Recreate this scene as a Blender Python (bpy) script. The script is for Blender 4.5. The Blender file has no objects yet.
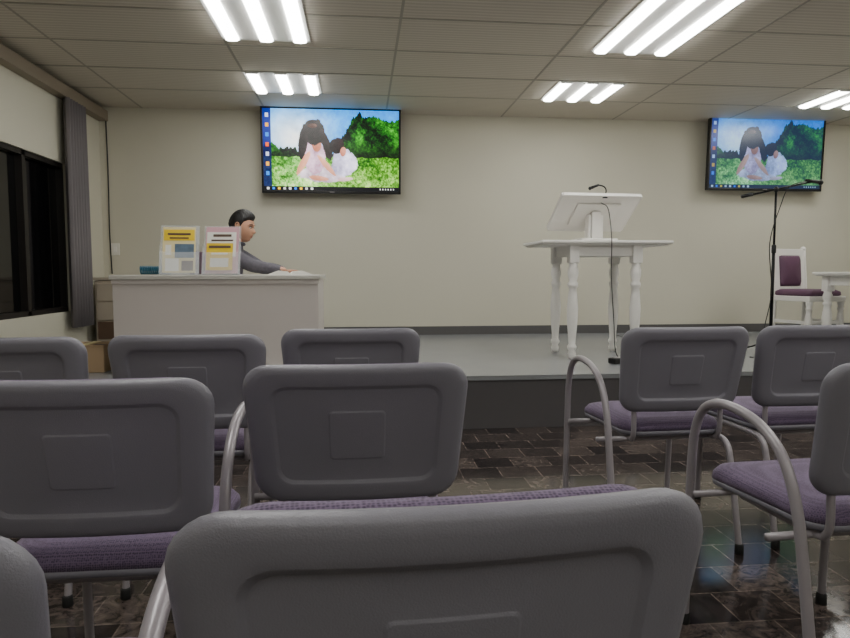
import bpy, bmesh, math, random
import numpy as np
from mathutils import Vector, Matrix
random.seed(4)
D=bpy.data; SC=bpy.context.scene

# ---------------------------------------------------------------- materials
def lin(c):
    return tuple(((x/255)/12.92 if x/255<=0.04045 else (((x/255)+0.055)/1.055)**2.4) for x in c)
def mat(name,rgb,rough=0.6,metal=0.0,var=0.0,vscale=8.0,bump=0.0,bscale=60.0,spec=0.5,alpha=None,trans=0):
    m=D.materials.new(name); m.use_nodes=True; nt=m.node_tree; b=nt.nodes['Principled BSDF']
    c=lin(rgb); b.inputs['Base Color'].default_value=(*c,1); b.inputs['Roughness'].default_value=rough
    b.inputs['Metallic'].default_value=metal; b.inputs['Specular IOR Level'].default_value=spec
    tc=nt.nodes.new('ShaderNodeTexCoord')
    if var>0:
        n=nt.nodes.new('ShaderNodeTexNoise'); n.inputs['Scale'].default_value=vscale; n.inputs['Detail'].default_value=4
        nt.links.new(tc.outputs['Object'],n.inputs['Vector'])
        r=nt.nodes.new('ShaderNodeMix'); r.data_type='RGBA'
        r.inputs[6].default_value=(*[x*(1-var) for x in c],1); r.inputs[7].default_value=(*[min(1,x*(1+var)) for x in c],1)
        nt.links.new(n.outputs['Fac'],r.inputs[0]); nt.links.new(r.outputs[2],b.inputs['Base Color'])
    if bump>0:
        n2=nt.nodes.new('ShaderNodeTexNoise'); n2.inputs['Scale'].default_value=bscale; n2.inputs['Detail'].default_value=3
        nt.links.new(tc.outputs['Object'],n2.inputs['Vector'])
        bp=nt.nodes.new('ShaderNodeBump'); bp.inputs['Strength'].default_value=bump; bp.inputs['Distance'].default_value=0.002
        nt.links.new(n2.outputs['Fac'],bp.inputs['Height']); nt.links.new(bp.outputs['Normal'],b.inputs['Normal'])
    if trans: b.inputs['Transmission Weight'].default_value=trans
    if alpha is not None: b.inputs['Alpha'].default_value=alpha
    return m
def emis(name,rgb,s):
    m=D.materials.new(name); m.use_nodes=True; nt=m.node_tree; b=nt.nodes['Principled BSDF']
    b.inputs['Base Color'].default_value=(.8,.8,.8,1)
    b.inputs['Emission Color'].default_value=(*rgb,1); b.inputs['Emission Strength'].default_value=s
    return m

M={}
M['wall']=mat('wall_paint',(205,201,184),.75,var=.03,vscale=1.5,bump=.15,bscale=150)
M['trimdark']=mat('dark_baseboard',(88,86,86),.5)
M['shell']=mat('grey_plastic',(124,122,131),.40,var=.03,vscale=5,bump=.25,bscale=500)
M['tube']=mat('grey_painted_tube',(154,148,153),.33,metal=.2)
M['rub']=mat('black_rubber',(25,25,25),.8)
M['white']=mat('white_painted_wood',(232,229,224),.45,var=.02)
M['desk']=mat('desk_laminate',(205,197,192),.5,var=.02,vscale=3)
M['desktop']=mat('desk_top_laminate',(200,197,190),.35)
M['black']=mat('black_plastic',(14,14,16),.35)
M['blackmetal']=mat('black_metal',(20,20,22),.35,metal=.6)
M['upholst']=mat('purple_leather',(92,60,84),.5,bump=.2)
M['alu']=mat('dark_window_frame',(40,36,34),.4,metal=.3)
M['skin']=mat('skin',(200,150,122),.5)
M['lip']=mat('lips',(176,112,100),.5)
M['hair']=mat('black_hair',(18,15,15),.55,bump=.6,bscale=120)
M['eye']=mat('eye_white',(220,215,210),.3)
M['jacket']=mat('grey_jacket',(92,89,98),.85,var=.45,vscale=45,bump=.4,bscale=90)
M['pants']=mat('dark_trousers',(40,42,52),.85)
M['shoe']=mat('shoe_leather',(22,20,20),.4)
M['paper']=mat('white_paper',(232,230,224),.7)
M['yellow']=mat('yellow_print',(230,196,30),.6)
M['cream']=mat('cream_print',(226,210,160),.6)
M['pink']=mat('pink_print',(206,160,170),.6)
M['inkblue']=mat('photo_print',(90,110,130),.6,var=.7,vscale=25)
M['ink']=mat('ink_print',(90,70,60),.6)
M['teal']=mat('teal_plastic',(30,100,125),.4)
M['card']=mat('cardboard',(176,150,118),.8,var=.05)
M['brown']=mat('brown_wood',(92,70,54),.5,var=.15,vscale=12)
M['cab']=mat('cabinet_laminate',(180,168,150),.5)
M['curtain']=mat('grey_curtain_cloth',(118,112,114),.85,bump=.3,bscale=200)
M['rail']=mat('curtain_rail_beige',(140,128,112),.5)
M['tbar']=mat('ceiling_t_bar',(168,162,150),.6)
M['frame']=mat('light_fixture_white',(225,225,222),.4)
M['glass']=mat('night_window_glass',(9,9,11),.06,spec=.7)
M['acry']=mat('clear_acrylic',(235,240,245),.05,alpha=.22)
M['plate']=mat('switch_plate',(225,222,214),.4)
M['lamp']=emis('fluorescent_lamp',(.99,.985,.93),23.0)

def fabric():
    m=D.materials.new('purple_woven_fabric'); m.use_nodes=True; nt=m.node_tree; b=nt.nodes['Principled BSDF']
    tc=nt.nodes.new('ShaderNodeTexCoord'); ch=nt.nodes.new('ShaderNodeTexVoronoi')
    nt.links.new(tc.outputs['Object'],ch.inputs['Vector']); ch.inputs['Scale'].default_value=230; ch.inputs['Randomness'].default_value=.35
    cr=nt.nodes.new('ShaderNodeValToRGB'); nt.links.new(ch.outputs['Distance'],cr.inputs['Fac'])
    cr.color_ramp.elements[0].position=.15; cr.color_ramp.elements[0].color=(*lin((62,49,72)),1)
    cr.color_ramp.elements[1].position=.6; cr.color_ramp.elements[1].color=(*lin((114,98,124)),1)
    nt.links.new(cr.outputs['Color'],b.inputs['Base Color']); b.inputs['Roughness'].default_value=.9
    b.inputs['Sheen Weight'].default_value=.1
    bp=nt.nodes.new('ShaderNodeBump'); bp.inputs['Strength'].default_value=.4; bp.inputs['Distance'].default_value=.001
    nt.links.new(ch.outputs['Distance'],bp.inputs['Height']); nt.links.new(bp.outputs['Normal'],b.inputs['Normal'])
    return m
M['fabric']=fabric()

def floor_mat():
    m=D.materials.new('dark_marble_tiles'); m.use_nodes=True; nt=m.node_tree; b=nt.nodes['Principled BSDF']
    N=nt.nodes.new; L=nt.links.new
    tc=N('ShaderNodeTexCoord'); br=N('ShaderNodeTexBrick'); L(tc.outputs['Object'],br.inputs['Vector'])
    br.inputs['Scale'].default_value=1.0; br.inputs['Brick Width'].default_value=.20; br.inputs['Row Height'].default_value=.17
    br.inputs['Mortar Size'].default_value=.0025; br.inputs['Bias'].default_value=-.15; br.offset=.5
    br.inputs['Color1'].default_value=(*lin((38,34,35)),1); br.inputs['Color2'].default_value=(*lin((84,77,74)),1); br.inputs['Mortar'].default_value=(*lin((98,90,86)),1)
    n=N('ShaderNodeTexNoise'); n.inputs['Scale'].default_value=13; n.inputs['Detail'].default_value=10; n.inputs['Distortion'].default_value=2.4; n.inputs['Roughness'].default_value=.65
    L(tc.outputs['Object'],n.inputs['Vector'])
    cr=N('ShaderNodeValToRGB'); L(n.outputs['Fac'],cr.inputs['Fac'])
    cr.color_ramp.elements[0].position=.38; cr.color_ramp.elements[0].color=(.40,.38,.38,1)
    cr.color_ramp.elements[1].position=.66; cr.color_ramp.elements[1].color=(1.9,1.75,1.65,1)
    mx=N('ShaderNodeMix'); mx.data_type='RGBA'; mx.blend_type='MULTIPLY'; mx.inputs[0].default_value=1
    L(br.outputs['Color'],mx.inputs[6]); L(cr.outputs['Color'],mx.inputs[7]); L(mx.outputs[2],b.inputs['Base Color'])
    b.inputs['Roughness'].default_value=.12
    bp=N('ShaderNodeBump'); bp.inputs['Strength'].default_value=.25; bp.inputs['Distance'].default_value=.002; bp.invert=True
    L(br.outputs['Fac'],bp.inputs['Height']); L(bp.outputs['Normal'],b.inputs['Normal'])
    return m
M['floor']=floor_mat()
def ceil_mat():
    m=D.materials.new('ceiling_tile'); m.use_nodes=True; nt=m.node_tree; b=nt.nodes['Principled BSDF']
    N=nt.nodes.new; L=nt.links.new
    tc=N('ShaderNodeTexCoord'); w=N('ShaderNodeTexWave'); w.bands_direction='Y'; w.inputs['Scale'].default_value=7; w.inputs['Distortion'].default_value=1.2; w.inputs['Detail'].default_value=2; w.inputs['Detail Scale'].default_value=.6
    L(tc.outputs['Object'],w.inputs['Vector'])
    mx=N('ShaderNodeMix'); mx.data_type='RGBA'; mx.inputs[6].default_value=(*lin((198,190,177)),1); mx.inputs[7].default_value=(*lin((216,209,196)),1)
    L(w.outputs['Fac'],mx.inputs[0]); L(mx.outputs[2],b.inputs['Base Color']); b.inputs['Roughness'].default_value=.7
    return m
M['ceil']=ceil_mat()
M['stage']=mat('grey_stage_vinyl',(134,136,139),.25,var=.06,vscale=3)
M['stagefront']=mat('dark_stage_riser',(86,83,85),.5,var=.05)

# ---------------------------------------------------------------- mesh builder
class MB:
    def __init__(s): s.v=[];s.f=[];s.m=[];s.sm=[];s.mats=[]
    def mi(s,k):
        if k not in s.mats: s.mats.append(k)
        return s.mats.index(k)
    def add(s,vs,fs,k,smooth=False,T=None):
        o=len(s.v); i=s.mi(k)
        for p in vs:
            p=Vector(p); s.v.append(tuple(T@p) if T else tuple(p))
        for f in fs: s.f.append([a+o for a in f]); s.m.append(i); s.sm.append(smooth)
    def box(s,c,d,k,bev=.004,T=None,rot=None):
        bm=bmesh.new(); bmesh.ops.create_cube(bm,size=1)
        for v in bm.verts: v.co=Vector((v.co.x*d[0],v.co.y*d[1],v.co.z*d[2]))
        if bev>0:
            bmesh.ops.bevel(bm,geom=list(bm.edges),offset=min(bev,min(d)*.45),segments=2,affect='EDGES',profile=.6)
        R=Matrix.Translation(c)
        if rot: R=R@rot
        if T: R=T@R
        bm.verts.index_update()
        s.add([R@v.co for v in bm.verts],[[v.index for v in f.verts] for f in bm.faces],k,False); bm.free()
    def loft(s,rings,k,smooth=True,T=None,cap=True,close=True):
        n=len(rings[0]); vs=[p for r in rings for p in r]; fs=[]
        for i in range(len(rings)-1):
            for j in range(n if close else n-1):
                a=i*n+j; b=i*n+(j+1)%n; fs.append([a,b,b+n,a+n])
        if cap and close:
            fs.append(list(range(n))[::-1]); fs.append([(len(rings)-1)*n+j for j in range(n)])
        s.add(vs,fs,k,smooth,T)
    def lathe(s,prof,k,T=None,n=20):
        s.loft([[(r*math.cos(2*math.pi*j/n),r*math.sin(2*math.pi*j/n),z) for j in range(n)] for r,z in prof],k,True,T)
    def tube(s,pts,r,k,n=10,T=None,sub=6):
        P=[Vector(p) for p in pts]
        if sub>1 and len(P)>2:
            Q=[];e=[2*P[0]-P[1]]+P+[2*P[-1]-P[-2]]
            for i in range(1,len(e)-2):
                for t in range(sub):
                    t/=sub; a,b,c,d=e[i-1],e[i],e[i+1],e[i+2]
                    Q.append(.5*((2*b)+(c-a)*t+(2*a-5*b+4*c-d)*t*t+(3*b-a-3*c+d)*t**3))
            Q.append(P[-1]); P=Q
        rs=r if isinstance(r,(list,tuple)) else None
        up=None; rings=[]
        for i,p in enumerate(P):
            t=(P[min(i+1,len(P)-1)]-P[max(i-1,0)]).normalized()
            if up is None:
                up=Vector((0,0,1)) if abs(t.z)<.9 else Vector((1,0,0))
            up=(up-t*up.dot(t)).normalized(); sd=t.cross(up)
            rr=r if not rs else rs[0]+(rs[1]-rs[0])*i/(len(P)-1)
            rings.append([p+(up*math.cos(2*math.pi*j/n)+sd*math.sin(2*math.pi*j/n))*rr for j in range(n)])
        s.loft(rings,k,True,T)
    def ball(s,c,r,k,T=None,n=12):
        c=Vector(c); r=r if isinstance(r,(tuple,list)) else (r,r,r)
        rings=[]
        for i in range(n+1):
            a=math.pi*(i+.02 if i==0 else (i-.02 if i==n else i))/n
            rings.append([(c.x+r[0]*math.sin(a)*math.cos(2*math.pi*j/(2*n)),c.y+r[1]*math.sin(a)*math.sin(2*math.pi*j/(2*n)),c.z+r[2]*math.cos(a)) for j in range(2*n)])
        s.loft(rings,k,True,T)
    def mesh(s,name):
        me=D.meshes.new(name); me.from_pydata(s.v,[],s.f)
        for k in s.mats: me.materials.append(M[k])
        me.polygons.foreach_set('material_index',s.m); me.polygons.foreach_set('use_smooth',s.sm)
        me.update()
        bm=bmesh.new(); bm.from_mesh(me); bmesh.ops.recalc_face_normals(bm,faces=bm.faces); bm.to_mesh(me); bm.free()
        return me
    def obj(s,name,loc=(0,0,0),rz=0,parent=None):
        o=D.objects.new(name,s.mesh(name)); SC.collection.objects.link(o); o.location=loc; o.rotation_euler=(0,0,rz)
        if parent: o.parent=parent
        return o
def inst(name,me,loc,rz=0):
    o=D.objects.new(name,me); SC.collection.objects.link(o); o.location=loc; o.rotation_euler=(0,0,rz); return o

def rr(hw,hh,r,nc=7,ne=8):
    r=min(r,hw*.98,hh*.98); P=[]
    cs=[(hw-r,hh-r,0),(-hw+r,hh-r,90),(-hw+r,-hh+r,180),(hw-r,-hh+r,270)]
    for q,(cx,cy,a0) in enumerate(cs):
        for i in range(nc+1):
            a=math.radians(a0+90*i/nc); P.append((cx+r*math.cos(a),cy+r*math.sin(a)))
        nx=cs[(q+1)%4]; a=math.radians(nx[2]); e=(nx[0]+r*math.cos(a),nx[1]+r*math.sin(a)); b=P[-1]
        for i in range(1,ne): t=i/ne; P.append((b[0]+(e[0]-b[0])*t,b[1]+(e[1]-b[1])*t))
    return P

# ---------------------------------------------------------------- room
CZ=2.66; XL=-2.59; XR=6.6; YB=6.8; YF=-3.2; ST=.35; SY=4.06
def room_box(name,lo,hi,k):
    b=MB(); b.box([(lo[i]+hi[i])/2 for i in range(3)],[hi[i]-lo[i] for i in range(3)],k,bev=0); return b.obj(name)
room_box('floor',(XL-.1,YF-.1,-.1),(XR+.1,YB+.1,0),'floor')
room_box('ceiling',(XL-.1,YF-.1,CZ),(XR+.1,YB+.1,CZ+.1),'ceil')
room_box('wall_back',(XL-.1,YB,0),(XR+.1,YB+.1,CZ),'wall')
room_box('wall_right',(XR,YF,0),(XR+.1,YB,CZ),'wall')
room_box('wall_front',(XL-.1,YF-.1,0),(XR+.1,YF,CZ),'wall')
WY0,WY1,WZ0,WZ1=1.2,6.02,.67,1.97
b=MB()
def wb(lo,hi,k='wall'): b.box([(lo[i]+hi[i])/2 for i in range(3)],[hi[i]-lo[i] for i in range(3)],k,bev=0)
wb((XL-.1,YF,0),(XL,YB,WZ0)); wb((XL-.1,YF,WZ1),(XL,YB,CZ)); wb((XL-.1,YF,WZ0),(XL,WY0,WZ1)); wb((XL-.1,WY1,WZ0),(XL,YB,WZ1))
b.obj('wall_left')
b=MB()
wb((XL-.085,WY0,WZ0),(XL-.075,WY1,WZ1),'glass')
for y in (WY0,2.4,3.6,4.75,5.35,WY1):
    wb((XL-.075,max(WY0,y-.025),WZ0),(XL-.02,min(WY1,y+.025),WZ1),'alu')
wb((XL-.075,WY0,WZ0),(XL-.02,WY1,WZ0+.04),'alu'); wb((XL-.075,WY0,WZ1-.04),(XL-.02,WY1,WZ1),'alu')
b.obj('window_1')
# stage
b=MB(); wb((XL+.004,SY,0),(XR-.004,YB-.004,ST-.03),'stagefront'); wb((XL+.004,SY-.015,ST-.03),(XR-.004,YB-.004,ST),'stage'); b.obj('stage_platform')
b=MB(); wb((XL,YB-.015,ST),(XR,YB,ST+.09),'trimdark'); b.obj('baseboard_back')
b=MB(); wb((XL,YF,0),(XL+.015,SY-.02,.09),'trimdark'); b.obj('baseboard_left')
# ceiling grid
b=MB(); fx=[(-.955,-.345),(1.71,2.32),(4.30,4.91)]
y=YF+.05
ys=[6.1-.61*i for i in range(15)]
for yy in ys: wb((XL,yy-.009,CZ-.003),(XR,yy+.009,CZ+.001),'tbar')
x=-2.17
while x<XR: wb((x-.009,YF,CZ-.0025),(x+.009,YB,CZ+.001),'tbar'); x+=1.22
b.obj('trim_ceiling_grid')
b=MB(); wb((XL,2.0,CZ-.14),(XL+.09,YB,CZ-.04),'rail'); b.obj('curtain_rail')
# curtain
b=MB(); rings=[]; n=60
for (z,s) in ((.53,1.0),(1.2,1.0),(2.0,.97),(2.515,.93)):
    r=[];ctr=6.07
    for i in range(n+1):
        t=i/n; r.append((XL+.085+.03*math.sin(t*2*math.pi*7),ctr+(t-.5)*.40*s,z))
    for i in range(n,-1,-1):
        t=i/n; r.append((XL+.080+.03*math.sin(t*2*math.pi*7)-.006,ctr+(t-.5)*.40*s,z))
    rings.append(r)
b.loft(rings,'curtain'); b.obj('window_curtain')
# ceiling lights
def fixture(name,x0,x1,y0,y1):
    b=MB(); z=CZ-.006
    def q(lo,hi,k): b.box([(lo[i]+hi[i])/2 for i in range(3)],[hi[i]-lo[i] for i in range(3)],k,bev=0)
    q((x0,y0,z),(x1,y1,CZ-.001),'frame')
    w=(x1-x0)
    for i in range(3):
        cx=x0+w*(i+.5)/3+ (i-1)*.03
        rings=[]
        for yy in (y0+.03,y1-.03):
            rings.append([(cx-.046,yy,CZ-.006),(cx-.043,yy,CZ-.018),(cx-.032,yy,CZ-.024),(cx,yy,CZ-.026),(cx+.032,yy,CZ-.024),(cx+.043,yy,CZ-.018),(cx+.046,yy,CZ-.006)])
        b.loft(rings,'lamp',smooth=False)
        for yy in (y0+.022,y1-.022): b.box((cx,yy,CZ-.010),(.10,.016,.012),'frame',0)
    b.obj(name)
for (a,c) in fx:
    fixture('ceiling_light',a,c,5.49,6.10)
    fixture('ceiling_light',a,c,3.52,4.76)
    fixture('ceiling_light',a,c,.9,2.1)
    fixture('ceiling_light',a,c,-1.6,-.55)  # unseen row behind the camera, added to light the chair backs

# ---------------------------------------------------------------- audience chairs
def chair_mesh(name,arm):
    b=MB(); CZc=.665
    def P(x,d,z):
        xx=x*(1+.05*z/.157); yy=d+.42*xx*xx-math.tan(math.radians(12))*z
        return (xx,yy,z+CZc)
    spec=[(.004,.004,.002,-.0125),(.030,.031,.003,-.0125),(.057,.052,.007,-.0125),(.0585,.0535,.008,-.0124),(.0605,.0555,.009,-.0105),(.062,.057,.010,-.0103),
      (.11,.08,.02,-.0103),(.172,.104,.030,-.0105),(.174,.106,.031,-.011),(.180,.112,.036,-.0168),(.182,.114,.037,-.0175),(.19,.122,.045,-.018),(.21,.138,.050,-.018),(.224,.150,.054,-.016),(.232,.156,.056,-.011),
      (.237,.159,.058,-.002),(.236,.158,.058,.006),(.231,.153,.055,.011),(.12,.08,.03,.011),(.004,.004,.002,.011)]
    b.loft([[P(x,d,z) for x,z in rr(w,h,r)] for w,h,r,d in spec],'shell')
    spec=[(.004,.004,.002,.012),(.19,.12,.04,.012),(.205,.145,.055,.012),(.212,.152,.060,.022),(.210,.154,.062,.034),(.198,.146,.060,.044),(.165,.11,.05,.052),(.09,.06,.03,.056),(.004,.004,.002,.057)]
    b.loft([[P(x,d,z+.001) for x,z in rr(w,h,r)] for w,h,r,d in spec],'fabric')
    sy=.265
    def S(x,y,z): return (x*(1+.04*(y/.22)),y+sy,z+.02*(y/.22)*(1 if y>0 else .2)*-.3)
    spec=[(.004,.004,.002,.405),(.19,.20,.06,.405),(.203,.213,.07,.412),(.207,.217,.075,.428),(.205,.215,.075,.445),(.195,.205,.075,.460),(.16,.17,.06,.471),(.09,.10,.04,.476),(.004,.004,.002,.477)]
    for i,(k,a,c) in enumerate((('shell',0,4),('fabric',3,9))):
        b.loft([[S(x,y,z) for x,y in rr(w,h,r)] for w,h,r,z in spec[a:c]],k)
    tr=.0115
    for sx in (-1,1):
        b.tube([(sx*.165,.36,.395),(sx*.165,.10,.395),(sx*.168,.06,.405),(sx*.17,.045,.44),(sx*.17,.046,.52),(sx*.17,.036,.60)],.0095,'tube')
    for yy in (.10,.40):
        b.tube([(-.29 if arm else -.2,yy,.392),(.2,yy,.392)],.010,'tube',sub=1)
    sides=[(-.29 if arm else -.19, arm),(.19,False)]
    for x,a in sides:
        if a:
            b.tube([(x,.425,.012),(x,.42,.20),(x,.415,.40),(x,.405,.55),(x,.375,.63),(x,.32,.668),(x,.24,.675),(x,.14,.655),(x,.06,.60),(x,.01,.50),(x,-.02,.36),(x,-.05,.18),(x,-.07,.012)],.0125,'tube',n=12)
        else:
            b.tube([(x,.455,.012),(x,.45,.2),(x,.44,.34),(x,.41,.385),(x,.34,.395),(x,.10,.395),(x,.03,.38),(x,0,.32),(x,-.04,.15),(x,-.07,.012)],tr,'tube')
        for yy in (.425 if a else .455,-.07): b.lathe([(.015,0),(.016,.004),(.015,.03),(.012,.034)],'rub',T=Matrix.Translation((x,yy,0)),n=12)
    return b.mesh(name)
mA=chair_mesh('stackable_armchair',True); mN=chair_mesh('stackable_chair',False)
for me,x,y,rz in [(mA,.078,.553,.05),(mA,-.01,1.39,0),(mN,-.035,2.26,0),(mN,-.525,1.24,0),(mN,-.55,2.09,0),(mN,-1.09,2.06,0),
                  (mN,-.50,.53,-.03),(mA,1.17,2.20,.03),(mA,1.25,1.31,.07),(mN,1.71,2.24,.03),(mN,1.80,1.36,.05)]:
    inst('conference_chair',me,(x,y,0),rz)

# ---------------------------------------------------------------- desk and things on it
b=MB()
X0,X1,Y0,Y1=-1.61,-.285,4.35,4.97
b.box(((X0+X1)/2,(Y0+Y1)/2,.985),(X1-X0+.03,Y1-Y0+.04,.03),'desktop',.005)
b.box(((X0+X1)/2,Y0+.012,(ST+.97)/2),(X1-X0,.024,.97-ST),'desk',.002)
for x in (X0+.012,X1-.012): b.box((x,(Y0+Y1)/2+.01,(ST+.97)/2),(.024,Y1-Y0-.03,.97-ST),'desk',.002)
b.box(((X0+X1)/2,Y0+.002,.955),(X1-X0+.01,.02,.03),'desk',.002)
b.obj('reception_desk')
def holder(name,x,y,rz,w,h,style):
    b=MB(); T=Matrix.Rotation(math.radians(-12),4,'X')
    b.box((0,.05,.003),(w,.12,.005),'acry',.001)
    b.box((0,0,h/2),(w,.003,h),'acry',0,T=T)
    b.box((0,-.03,h*.22),(w,.003,h*.44),'acry',0,T=T)
    for sx in (-1,1): b.box((sx*w/2,-.015,h*.3),(.003,.035,h*.6),'acry',0,T=T)
    def p(cx,cz,ww,hh,k,d): b.box((cx*w,d,cz*h),(ww*w,.0016,hh*h),k,0,T=T)
    if style==0:
        p(-.02,.5,.86,.92,'cream',-.006); p(-.02,.80,.80,.22,'yellow',-.0076); p(-.02,.82,.6,.04,'ink',-.009);p(-.02,.74,.5,.03,'ink',-.009)
        p(.12,.48,.5,.28,'inkblue',-.0076); p(-.2,.2,.35,.25,'paper',-.0076); p(.2,.18,.3,.2,'ink',-.0076); p(-.3,.5,.15,.2,'paper',-.0076)
    else:
        p(0,.5,.9,.95,'pink',-.006); p(-.02,.62,.8,.5,'paper',-.0076); p(-.05,.36,.72,.55,'yellow',-.018)
        p(-.05,.56,.6,.05,'ink',-.0195); p(-.05,.24,.5,.18,'paper',-.0195); p(-.05,.42,.45,.03,'paper',-.0195); p(.0,.8,.5,.05,'ink',-.009); p(0,.7,.6,.03,'ink',-.009)
    return b.obj(name,(x,y,1.0),rz)
holder('brochure_holder',-1.225,4.50,.05,.25,.345,0)
holder('brochure_holder',-.955,4.53,-.08,.25,.345,1)
b=MB()
pts=[]
for i in range(90):
    t=i/89; pts.append((t*.17,.026*math.cos(i*.85),.031+.026*math.sin(i*.85)))
b.tube(pts,.0055,'teal',n=6,sub=2); b.tube([(.17,0,.02),(.185,.02,.008),(.19,.05,.005)],.005,'teal',n=6)
b.obj('coiled_cord',(-1.54,4.68,1.0+.001),.1)
b=MB()
for s in (-1,1):
    rings=[]
    for y in (-.10,.10):
        rings.append([(s*.002,y,0),(s*.15,y,0),(s*.15,y,.004),(s*.08,y,.030),(s*.02,y,.024),(s*.002,y,.010)])
    b.loft(rings,'paper',smooth=False)
b.obj('open_book',(-.50,4.62,1.0),.15)

# ---------------------------------------------------------------- seated boy
def skin(edges_pts,radii,edges,root=0,sub=2):
    me=D.meshes.new('tmp'); me.from_pydata(edges_pts,edges,[]); o=D.objects.new('tmp',me); SC.collection.objects.link(o)
    md=o.modifiers.new('Skin','SKIN'); md.use_smooth_shade=True
    sv=me.skin_vertices[0].data
    for i,r in enumerate(radii):
        sv[i].radius=(r,r) if not isinstance(r,tuple) else r; sv[i].use_root=(i==root)
    s2=o.modifiers.new('Sub','SUBSURF'); s2.levels=sub; s2.render_levels=sub
    dg=bpy.context.evaluated_depsgraph_get(); ev=o.evaluated_get(dg); em=ev.to_mesh()
    vs=[v.co.copy() for v in em.vertices]; fs=[list(p.vertices) for p in em.polygons]; ev.to_mesh_clear()
    D.objects.remove(o,do_unlink=True); D.meshes.remove(me); return vs,fs
b=MB()
V=[];R=[];E=[]
def jt(p,r,par=None):
    V.append(p);R.append(r)
    if par is not None: E.append((par,len(V)-1))
    return len(V)-1
dx=.04
def q(x,y,z): return (x+dx,y,z)
pel=jt(q(-1.08,5.10,.90),.115)
sp=jt(q(-1.075,5.10,1.0),.120,pel); ch=jt(q(-1.04,5.09,1.115),.132,sp); nb=jt(q(-1.005,5.085,1.205),.075,ch); nt_=jt(q(-.985,5.08,1.27),.052,nb); jt(q(-.97,5.08,1.32),.050,nt_)
for s,el,wr,pm in ((-1,(-.83,4.86,1.062),(-.64,4.81,1.038),(-.585,4.80,1.026)),(1,(-.82,5.22,1.05),(-.66,5.03,1.048),(-.615,4.96,1.030))):
    sh=jt(q(-1.01,5.09+s*.14,1.165),.070,ch)
    ua=jt(q((-1.01+el[0])/2-.01,(5.09+s*.15+el[1])/2+s*.01,(1.165+el[2])/2),.060,sh)
    e=jt(q(*el),.054,ua); f=jt(q((el[0]+wr[0])/2,(el[1]+wr[1])/2,(el[2]+wr[2])/2),.047,e); w=jt(q(*wr),.030,f)
    h=jt(q(*pm),.021,w)
for s in (-1,1):
    hp=jt(q(-1.03,5.10+s*.08,.88),.085,pel); th=jt(q(-.86,5.10+s*.095,.875),.072,hp); kn=jt(q(-.66,5.10+s*.10,.85),.056,th)
    ca=jt(q(-.655,5.10+s*.10,.66),.048,kn); an=jt(q(-.67,5.10+s*.10,.45),.036,ca); he=jt(q(-.66,5.10+s*.10,.40),.038,an); jt(q(-.52,5.10+s*.10,.385),.032,he)
vs,fs=skin(V,R,E)
grp={'jacket':[],'skin':[],'pants':[],'shoe':[]}
for f in fs:
    c=sum((vs[i] for i in f),Vector())/len(f)
    if c.z<.44: k='shoe'
    elif c.z<.90 : k='pants' if c.z<.89 or c.x>-.9 else 'jacket'
    elif c.z>1.245 and c.x>-1.1 : k='skin'
    elif c.x>-.625+dx and c.z<1.09: k='skin'
    else: k='jacket'
    grp[k].append(f)
o0=len(b.v); b.v+= [tuple(v) for v in vs]
for k,fl in grp.items():
    i=b.mi(k)
    for f in fl: b.f.append([a+o0 for a in f]); b.m.append(i); b.sm.append(True)
def hand(px,py,pz,ang,s):
    ca,sa=math.cos(ang),math.sin(ang)
    def L(f,l,z): return (px+dx+f*ca-l*sa,py+f*sa+l*ca,pz+z)
    for i,(l,ln) in enumerate(((-.024,.058),(-.008,.066),(.008,.062),(.023,.048))):
        l*=s
        v,f=skin([L(-.022,l*.6,0),L(.022,l,.004),L(.022+ln*.45,l*1.1,.004),L(.022+ln*.8,l*1.12,-.006),L(.022+ln,l*1.12,-.013)],[.012,.0095,.008,.0072,.006],[(0,1),(1,2),(2,3),(3,4)])
        b.add(v,f,'skin',True)
    v,f=skin([L(-.02,-.012*s,-.002),L(.0,-.034*s,-.004),L(.022,-.046*s,-.008),L(.040,-.048*s,-.012)],[.011,.010,.0085,.007],[(0,1),(1,2),(2,3)])
    b.add(v,f,'skin',True)
hand(-.565,4.80,1.025,.05,-1)
hand(-.60,4.94,1.027,-.75,1)
b.tube([q(-.965,5.125,1.245),q(-.935,5.085,1.232),q(-.965,5.04,1.245),q(-1.015,5.035,1.262),q(-1.04,5.085,1.272),q(-1.015,5.13,1.262),q(-.965,5.125,1.245)],.013,'jacket',n=8)
HT=Matrix.Translation((-.945+dx,5.075,1.368))@Matrix.Rotation(math.radians(-10),4,'Z')@Matrix.Rotation(math.radians(12),4,'Y')
bm=bmesh.new(); bmesh.ops.create_icosphere(bm,subdivisions=6,radius=1)
def g(d,s): return math.exp(-d*d/(2*s*s))
def headpt(n):
    x,y,z=n
    px=.090*x; py=.074*y; pz=.118*z
    if z<0:
        py*=1-.28*(-z)**1.3
        if x<0: px*=1-.40*(-z)
        px+=.012*(-z)
    if x<0 and z>-.3: px*=1.08
    if x>0:
        px+=.018*g(y,.11)*g(z+.22,.08)*(x>.3)+.010*g(y,.10)*g(z+.08,.13)
        px-=.009*(g(y-.38,.16)+g(y+.38,.16))*g(z-.06,.10)
        px-=.006*g(y,.2)*g(z-.06,.06)
        px+=.005*g(y,.5)*g(z-.22,.07)
        px+=.009*g(y,.22)*g(z+.45,.045)+.008*g(y,.2)*g(z+.57,.04)-.005*g(y,.2)*g(z+.67,.04)
        px+=.014*g(y,.28)*g(z+.80,.12)
    return Vector((px,py,pz))
hv=[headpt(v.co) for v in bm.verts]; bm.verts.index_update()
lipf=[];skf=[]
for f in bm.faces:
    c=f.calc_center_median()
    (lipf if (c.x>.6 and (c.y/.24)**2+((c.z+.51)/.085)**2<1) else skf).append([v.index for v in f.verts])
o0=len(b.v); b.v+=[tuple(HT@p) for p in hv]
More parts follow.
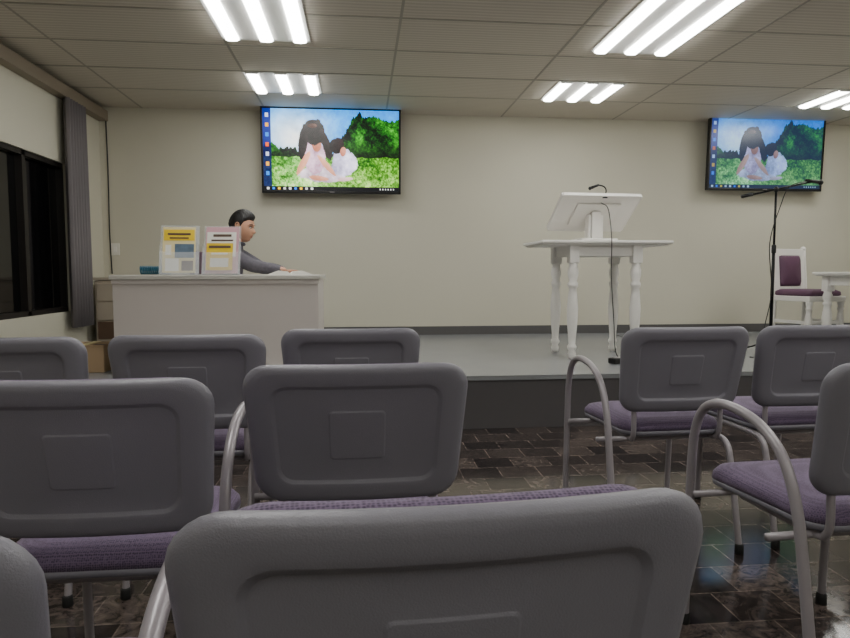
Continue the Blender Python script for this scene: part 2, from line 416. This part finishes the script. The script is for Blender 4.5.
for k,fl in (('skin',skf),('lip',lipf)):
    i=b.mi(k)
    for f in fl: b.f.append([a+o0 for a in f]); b.m.append(i); b.sm.append(True)
def hline(x): 
    if x>.62: return .50
    if x>.30: return .50-(.62-x)*.6
    if x>.12: return .31-(.30-x)*1.9
    if x>-.05: return -.03+(.12-x)*.9
    if x>-.30: return .12-(-.05-x)*1.6
    return max(-.50,-.28-(-.30-x)*.8)
hpos=[]
for v in bm.verts:
    n=v.co; p=headpt(n); nn=Vector((p.x/.094**2,p.y/.074**2,p.z/.118**2)).normalized()
    wob=.0007*math.sin(n.y*31+n.x*13+3*math.sin(n.z*6))+.0006*math.sin(n.z*23+n.y*17+n.x*40)
    th=.012+wob+ .007*max(0,n.z)+.007*g(n.x-.62,.2)*g(n.z-.72,.2)
    edge=max(0,min(1,(n.z-hline(n.x))/.16))**.6; hpos.append(p+nn*(th*edge-.002))
hf=[]
for f in bm.faces:
    c=f.calc_center_median()
    if c.z>hline(c.x)-.03: hf.append([v.index for v in f.verts])
b.add(hpos,hf,'hair',True,T=HT); bm.free()
for s in (-1,1):
    b.ball((.073,s*.029,.006),(.010,.013,.0055),'eye',T=HT,n=8); b.ball((.080,s*.030,.004),(.0045,.006,.005),'hair',T=HT,n=8)
    b.tube([(.083,s*.016,.011),(.081,s*.030,.014),(.070,s*.043,.008)],.0022,'hair',n=6,T=HT)
    b.tube([(.088,s*.014,.026),(.086,s*.030,.031),(.072,s*.048,.026)],.003,'hair',n=6,T=HT)
    b.tube([(-.002,s*.070,-.028),(.004,s*.078,-.005),(.0,s*.080,.018),(-.014,s*.083,.024),(-.024,s*.082,.010),(-.019,s*.078,-.014),(-.008,s*.072,-.030)],.0045,'skin',n=8,T=HT)
    b.ball((-.010,s*.077,-.002),(.014,.006,.023),'skin',T=HT,n=8)
b.obj('seated_boy')
b=MB()
b.box((0,0,.425),(.42,.42,.035),'upholst',.015); b.box((-.215,0,.70),(.03,.38,.26),'upholst',.012)
for sx in (-.18,.18):
    for sy in (-.18,.18): b.tube([(sx,sy,.42),(sx*1.1,sy*1.1,0.0)],.013,'blackmetal',sub=1)
for sy in (-.15,.15): b.tube([(-.18,sy,.42),(-.23,sy,.5),(-.235,sy,.8)],.011,'blackmetal')
b.obj('side_chair',(-1.06,5.22,ST+.001),0)

# items to the left of the desk
b=MB()
b.box((0,0,.3),(.5,.4,.58),'cab',.006); b.box((0,0,.605),(.53,.43,.025),'cab',.005)
for i in range(3):
    b.box((0,-.205,.12+.18*i),(.46,.016,.165),'brown' if i==0 else 'cab',.004); b.box((0,-.218,.12+.18*i),(.10,.012,.012),'tube',.003)
b.box((0,0,.012),(.46,.36,.024),'brown',0)
b.obj('drawer_cabinet',(-2.24,6.50,ST))
b=MB(); b.box((0,0,.09),(.26,.24,.18),'card',.004); b.box((0,0,.181),(.27,.25,.006),'card',.001); b.box((0,0,.185),(.05,.25,.002),'cream',0)
for sx in (-1,1): b.box((sx*.10,-.10,.186),(.07,.05,.002),'brown',0)
b.obj('cardboard_box',(-1.84,4.55,ST))

# ---------------------------------------------------------------- lectern table
prof=[(.014,0),(.020,.004),(.024,.03),(.019,.05),(.027,.065),(.027,.075),(.020,.09),(.022,.12),(.030,.22),(.033,.30),(.026,.38),(.022,.42),(.030,.435),(.030,.45),(.022,.465),(.031,.50),(.031,.53),(.024,.55),(.028,.58)]
def table(name,loc,w,d,h,lx,ly,rz=0,topk='white',fat=1.0):
    b=MB(); b.box((0,0,h-.012),(w,d,.024),topk,.008); b.box((0,0,h-.03),(w-.04,d-.04,.014),topk,.005)
    b.box((0,0,h-.075),(2*lx+.03,2*ly+.03,.085),topk,.004)
    s=(h-.16)/.58
    for x in (-lx,lx):
        for y in (-ly,ly):
            b.lathe([(r*fat,z*s) for r,z in prof],topk,T=Matrix.Translation((x,y,0)))
            b.box((x,y,h-.10),(.058*fat,.058*fat,.14),topk,.004)
    return b.obj(name,loc,rz)
table('wooden_table',(1.87,5.00,ST),1.03,.58,.91,.25,.215,0,fat=1.3)
b=MB()
b.box((0,0,.0125),(.30,.24,.025),'white',.006)
b.box((0,.0,.13),(.075,.10,.22),'white',.006)
b.box((-.052,.0,.12),(.02,.07,.19),'white',.004); b.box((.052,.0,.12),(.02,.07,.19),'white',.004)
ang=math.atan2(.25,.36); R=Matrix.Translation((0,.02,.235))@Matrix.Rotation(-ang,4,'X')
b.box((0,0,0),(.64,.42,.02),'white',.006,T=R); b.box((0,.215,.012),(.64,.018,.05),'white',.005,T=R)
for sx in (-1,1): b.box((sx*.322,0,.006),(.014,.42,.035),'white',.004,T=R)
b.box((0,-.21,.004),(.64,.014,.03),'white',.004,T=R)
b.box((0,0,-.018),(.36,.26,.016),'white',.006,T=R)
b.obj('lectern',(1.87,5.03,ST+.91),.05)
b=MB()
b.lathe([(.022,0),(.022,.008),(.010,.014)],'black',n=14)
b.tube([(0,0,.01),(.01,-.0,.06),(-.01,0,.09),(-.06,-.01,.10)],.0055,'black',n=8)
b.tube([(-.055,-.01,.10),(-.12,-.012,.075)],[.009,.012],'black',n=10,sub=1); b.ball((-.125,-.012,.073),.014,'black')
b.obj('gooseneck_microphone',(1.90,4.89,ST+.91+.335),0)
b=MB()
b.tube([(1.88,4.91,1.56),(1.895,4.80,1.50),(1.885,4.695,1.27),(1.88,4.675,1.0),(1.905,4.67,.65),(1.92,4.66,.42),(1.97,4.65,.357),(2.05,4.62,.356),(2.08,4.58,.356),(2.00,4.56,.356),(1.94,4.60,.356),(2.01,4.66,.362),(2.11,4.66,.357),(2.3,4.8,.356),(2.6,5.6,.356),(2.7,6.7,.356)],.0035,'black',n=6)
b.obj('microphone_cable')
b=MB(); b.box((0,0,.02),(.12,.07,.04),'black',.008); b.box((.0,.0,.042),(.08,.04,.006),'tube',.002); b.obj('cable_junction_box',(1.87,4.50,ST+.002),.4)

# mic stand
b=MB(); c=(3.32,4.89,ST+.001)
for a in (90,210,330):
    ra=math.radians(a+15); b.tube([(0,0,.14),(.14*math.cos(ra),.14*math.sin(ra),.06),(.29*math.cos(ra),.29*math.sin(ra),.012)],.007,'blackmetal',n=8); b.ball((.29*math.cos(ra),.29*math.sin(ra),.012),.012,'rub')
b.lathe([(.018,.10),(.022,.11),(.022,.17),(.016,.18)],'black',n=14)
b.tube([(0,0,.12),(0,0,.85)],.013,'blackmetal',sub=1); b.lathe([(.016,.82),(.018,.83),(.018,.88),(.012,.89)],'black',n=14)
b.tube([(0,0,.85),(0,0,1.33)],.009,'blackmetal',sub=1); b.ball((0,0,1.33),(.022,.018,.022),'black')
b.tube([(-.26,0,1.275),(.33,0,1.40)],.0075,'blackmetal',sub=1); b.tube([(-.29,0,1.269),(-.2,0,1.288)],.014,'black',sub=1)
b.tube([(.33,0,1.40),(.36,-.01,1.39),(.37,-.01,1.38)],.010,'black'); b.tube([(.24,-.01,1.405),(.36,-.01,1.39)],[.011,.016],'black',sub=1); b.ball((.37,-.01,1.388),.022,'black')
b.tube([(.26,-.01,1.40),(.1,-.02,1.35),(0.03,-.02,1.2),(-.05,-.02,.9),(-.02,-.02,.5),(-.08,-.03,.2),(-.15,-.1,.006),(-.3,-.2,.006)],.004,'black',n=6)
b.obj('microphone_stand',c)

# ceremonial chair on stage
b=MB()
for sx in (-.2,.2):
    b.lathe([(r*.95,z*.74) for r,z in prof],'white',T=Matrix.Translation((sx,-.19,0)),n=14)
    b.tube([(sx,.20,0),(sx,.19,.42),(sx,.23,.88)],.021,'white',n=8)
    b.ball((sx,.232,.895),.026,'white')
b.box((0,0,.42),(.46,.44,.05),'white',.01)
b.loft([[(x,y,z) for x,y in rr(w,h,r)] for w,h,r,z in ((.2,.19,.04,.445),(.215,.205,.05,.455),(.212,.202,.05,.485),(.18,.17,.05,.505),(.01,.01,.004,.51))],'upholst')
Rb=Matrix.Translation((0,.212,.68))@Matrix.Rotation(math.radians(-5),4,'X')
b.box((0,0,.18),(.44,.032,.07),'white',.008,T=Rb); b.box((0,0,-.18),(.40,.032,.05),'white',.008,T=Rb)
for sx in (-.165,.165): b.box((sx,0,0),(.06,.03,.34),'white',.006,T=Rb)
b.loft([[(x,-.005+d,z) for x,z in rr(w,h,.03)] for w,h,d in ((.135,.15,.02),(.135,.15,-.012),(.12,.13,-.03),(.01,.01,-.034))],'upholst',T=Rb)
b.box((0,-.19,.2),(.38,.02,.03),'white',.004); b.box((-.2,0,.2),(.02,.38,.03),'white',.004); b.box((.2,0,.2),(.02,.38,.03),'white',.004)
b.obj('wooden_side_chair',(4.24,5.72,ST+.001),math.radians(14))
table('side_table',(4.64,5.10,ST),1.2,.60,.67,.50,.22,0,fat=1.25)

# ---------------------------------------------------------------- televisions
def paint(dim):
    W,H=400,226; u,v=np.meshgrid(np.linspace(0,1,W),np.linspace(0,1,H))
    def blur(a,n):
        for _ in range(n):
            p=np.pad(a,((1,1),(1,1))+((0,0),)*(a.ndim-2),mode='edge')
            a=(p[:-2,1:-1]+p[2:,1:-1]+p[1:-1,:-2]+p[1:-1,2:]+2*p[1:-1,1:-1])/6
        return a
    def fractal(seed,octs=((6,1),(12,.7),(25,.5),(50,.4),(100,.3))):
        r=np.random.RandomState(seed); out=np.zeros((H,W))
        for k,a in octs:
            gh,gw=max(2,int(k)),max(2,int(k*1.77)); gr=r.rand(gh+1,gw+1)
            yy=v*(gh-1e-6); xx=u*(gw-1e-6); y0=yy.astype(int); x0=xx.astype(int); fy=yy-y0; fx_=xx-x0
            fy=fy*fy*(3-2*fy); fx_=fx_*fx_*(3-2*fx_)
            out+=a*((gr[y0,x0]*(1-fx_)+gr[y0,x0+1]*fx_)*(1-fy)+(gr[y0+1,x0]*(1-fx_)+gr[y0+1,x0+1]*fx_)*fy-.5)
        return out
    img=np.zeros((H,W,3)); C=lambda r,g_,b_: np.array([r,g_,b_],float)
    glow=np.exp(-((u-.22)**2/.06+(v-.35)**2/.12)); img[:]=C(90,160,225)+glow[...,None]*C(150,85,25); img+=fractal(9)[...,None]*30
    n1=fractal(1); n2=fractal(2); fine=((40,1),(80,1),(110,.8)); n3=fractal(21,fine)
    top=.50-.40*np.clip((u-.50)/.16,0,1)+.10*fractal(7)[0:1,:]-.06*np.exp(-((u-.07)/.07)**2)
    t=v>top; tree=C(30,74,30)+n1[...,None]*C(46,70,32)*1.5+n3[...,None]*C(34,50,24); shade=np.clip((v-.35)/.25,0,1)[...,None]; tree=tree*(1-.7*shade); tree=tree*(np.where(u<.45,1.35,1)[...,None])
    img[t]=tree[t]
    t=(v>.58+.02*n1); k=np.clip((v-.58)/.4,0,1)[...,None]; gr=C(72,122,40)*(1-k)+C(150,186,112)*k+n2[...,None]*C(80,70,70)+n3[...,None]*C(70,66,60)+ (np.exp(-((u-.25)**2/.05))*(v>.56))[...,None]*C(40,40,48); img[t]=gr[t]
    def ell(cx,cy,rx,ry,a,col,nz=.12,tex=10,seed=5):
        nonlocal img
        c_,s_=math.cos(a),math.sin(a); X=(u-cx)*1.77; Y=(v-cy); x=X*c_+Y*s_; y=-X*s_+Y*c_
        r2=(x/rx)**2+(y/ry)**2+nz*3*fractal(seed); al=np.clip((1.08-r2)*8,0,1)[...,None]
        colr=np.array(col,float)+fractal(seed+3)[...,None]*tex*2-(np.clip(x/rx,-1,1)*-8)[...,None]+(np.clip(-y/ry,-1,1)*14)[...,None]
        img=img*(1-al)+colr*al
    ell(.43,.80,.33,.09,.05,(206,194,202),.15,34)
    ell(.59,.66,.17,.17,.35,(212,208,226),.14,34,6)
    ell(.37,.58,.15,.20,-.15,(206,180,194),.12,34,8)
    ell(.29,.66,.04,.17,.55,(214,166,146)); ell(.46,.68,.035,.17,-.75,(216,172,154))
    ell(.40,.84,.13,.03,.1,(200,154,136)); ell(.60,.85,.11,.025,-.1,(214,190,190))
    ell(.39,.42,.06,.10,0,(188,136,118),.05)
    ell(.375,.28,.13,.16,.1,(30,20,22),.12,14,12); ell(.29,.40,.05,.19,.15,(30,19,21),.25,10,13); ell(.46,.43,.055,.20,-.3,(38,25,27),.22,12,14)
    ell(.54,.44,.10,.09,.4,(36,24,26),.2,10,15); ell(.585,.51,.04,.06,.2,(190,140,124),.05); ell(.36,.20,.06,.025,0,(86,60,52),.2,20,16)
    m=(u<.06); img[m]=img[m]*.25+C(26,30,130)*.55
    for k in range(7):
        m=(abs(u-.030)<.012)&(abs(v-(.08+.118*k))<.024); img[m]=[(210,215,230),(230,180,70),(90,150,220),(220,120,70)][k%4]
    m=v>.945; img[m]=(14,16,24)
    for k in range(9):
        m=(abs(u-(.03+.04*k))<.009)&(abs(v-.972)<.013); img[m]=[(230,230,230),(60,140,220),(240,200,70),(210,210,210)][k%4]
    for k in range(6):
        m=(abs(u-(.86+.02*k))<.004)&(abs(v-.972)<.010); img[m]=(220,220,220)
    img=np.clip(img,0,255)/255.; L=np.where(img<=.04045,img/12.92,((img+.055)/1.055)**2.4)
    gray=L.mean(-1,keepdims=True); L=np.clip(gray+(L-gray)*1.3,0,None)**1.22
    if dim: L=L*np.array((.34,.52,.72))+np.array((.008,.02,.05))
    return W,H,L
def screen_mat(name,s):
    m=D.materials.new(name); m.use_nodes=True; nt=m.node_tree; bs=nt.nodes['Principled BSDF']
    a=nt.nodes.new('ShaderNodeAttribute'); a.attribute_name='screen'
    nt.links.new(a.outputs['Color'],bs.inputs['Emission Color']); bs.inputs['Emission Strength'].default_value=s
    bs.inputs['Base Color'].default_value=(.01,.01,.01,1); bs.inputs['Roughness'].default_value=.25; return m
def tv(x,z,w,h,dim,rz,tilt,y,s):
    e=D.objects.new('wall_television',None); SC.collection.objects.link(e); e.location=(x,y,z); e.rotation_euler=(tilt,0,rz)
    b=MB(); b.box((0,0.01,0),(w,.045,h),'black',.006); b.box((0,.05,0),(w*.6,.05,h*.6),'black',.01)
    t=.020
    for sx in (-1,1): b.box((sx*(w/2-t/2),-.016,0),(t,.012,h),'black',.003)
    b.box((0,-.016,h/2-t/2),(w,.012,t),'black',.003); b.box((0,-.016,-h/2+t/2),(w,.012,t*1.3),'black',.003); b.box((0,-.0225,-h/2+.012),(.05,.002,.006),'tube',0)
    o=b.obj('housing',parent=e)
    b2=MB(); b2.box((0,.09,0),(.4,.05,.3),'blackmetal',.004); b2.obj('wall_bracket',parent=e)
    W,H,L=paint(dim); me=D.meshes.new('screen'); ww,hh=w-2*t,h-2.2*t
    vs=[(-ww/2+ww*i/(W-1),-.0135,hh/2-hh*j/(H-1)) for j in range(H) for i in range(W)]
    fs=[(j*W+i,(j+1)*W+i,(j+1)*W+i+1,j*W+i+1) for j in range(H-1) for i in range(W-1)]
    me.from_pydata(vs,[],fs); ca=me.color_attributes.new('screen','FLOAT_COLOR','POINT')
    ca.data.foreach_set('color',np.concatenate([L.reshape(-1,3),np.ones((W*H,1))],1).astype(np.float32).ravel())
    me.materials.append(screen_mat('screen_dim' if dim else 'screen_bright',s)); so=D.objects.new('screen',me); SC.collection.objects.link(so); so.parent=e
tv(-.285,2.245,1.40,.85,False,.0,math.radians(3),6.66,2.3)
tv(4.385,2.30,1.32,.79,True,0,math.radians(2),6.66,1.5)
b=MB(); b.tube([(0,0,2.60),(0.005,0,2.0),(0,0,1.4),(.01,0,1.0)],.006,'black',n=6); b.obj('wall_cable',(-2.52,YB-.008,0))
b=MB(); b.box((0,0,0),(.08,.012,.12),'plate',.003); b.box((0,-.008,0),(.03,.008,.05),'white',.002); b.obj('light_switch',(XL+.12-.0,YB-.006,1.25))

# ---------------------------------------------------------------- world, camera
w=D.worlds.new('world'); SC.world=w; w.use_nodes=True; w.node_tree.nodes['Background'].inputs[0].default_value=(.01,.012,.02,1); w.node_tree.nodes['Background'].inputs[1].default_value=.3
cam=D.cameras.new('camera'); co=D.objects.new('camera',cam); SC.collection.objects.link(co); SC.camera=co
cam.sensor_width=36; cam.lens=640/850*36; cam.clip_start=.02
co.location=(0,0,1.02); co.rotation_euler=(math.radians(90-4.2),0,math.radians(-5.71))
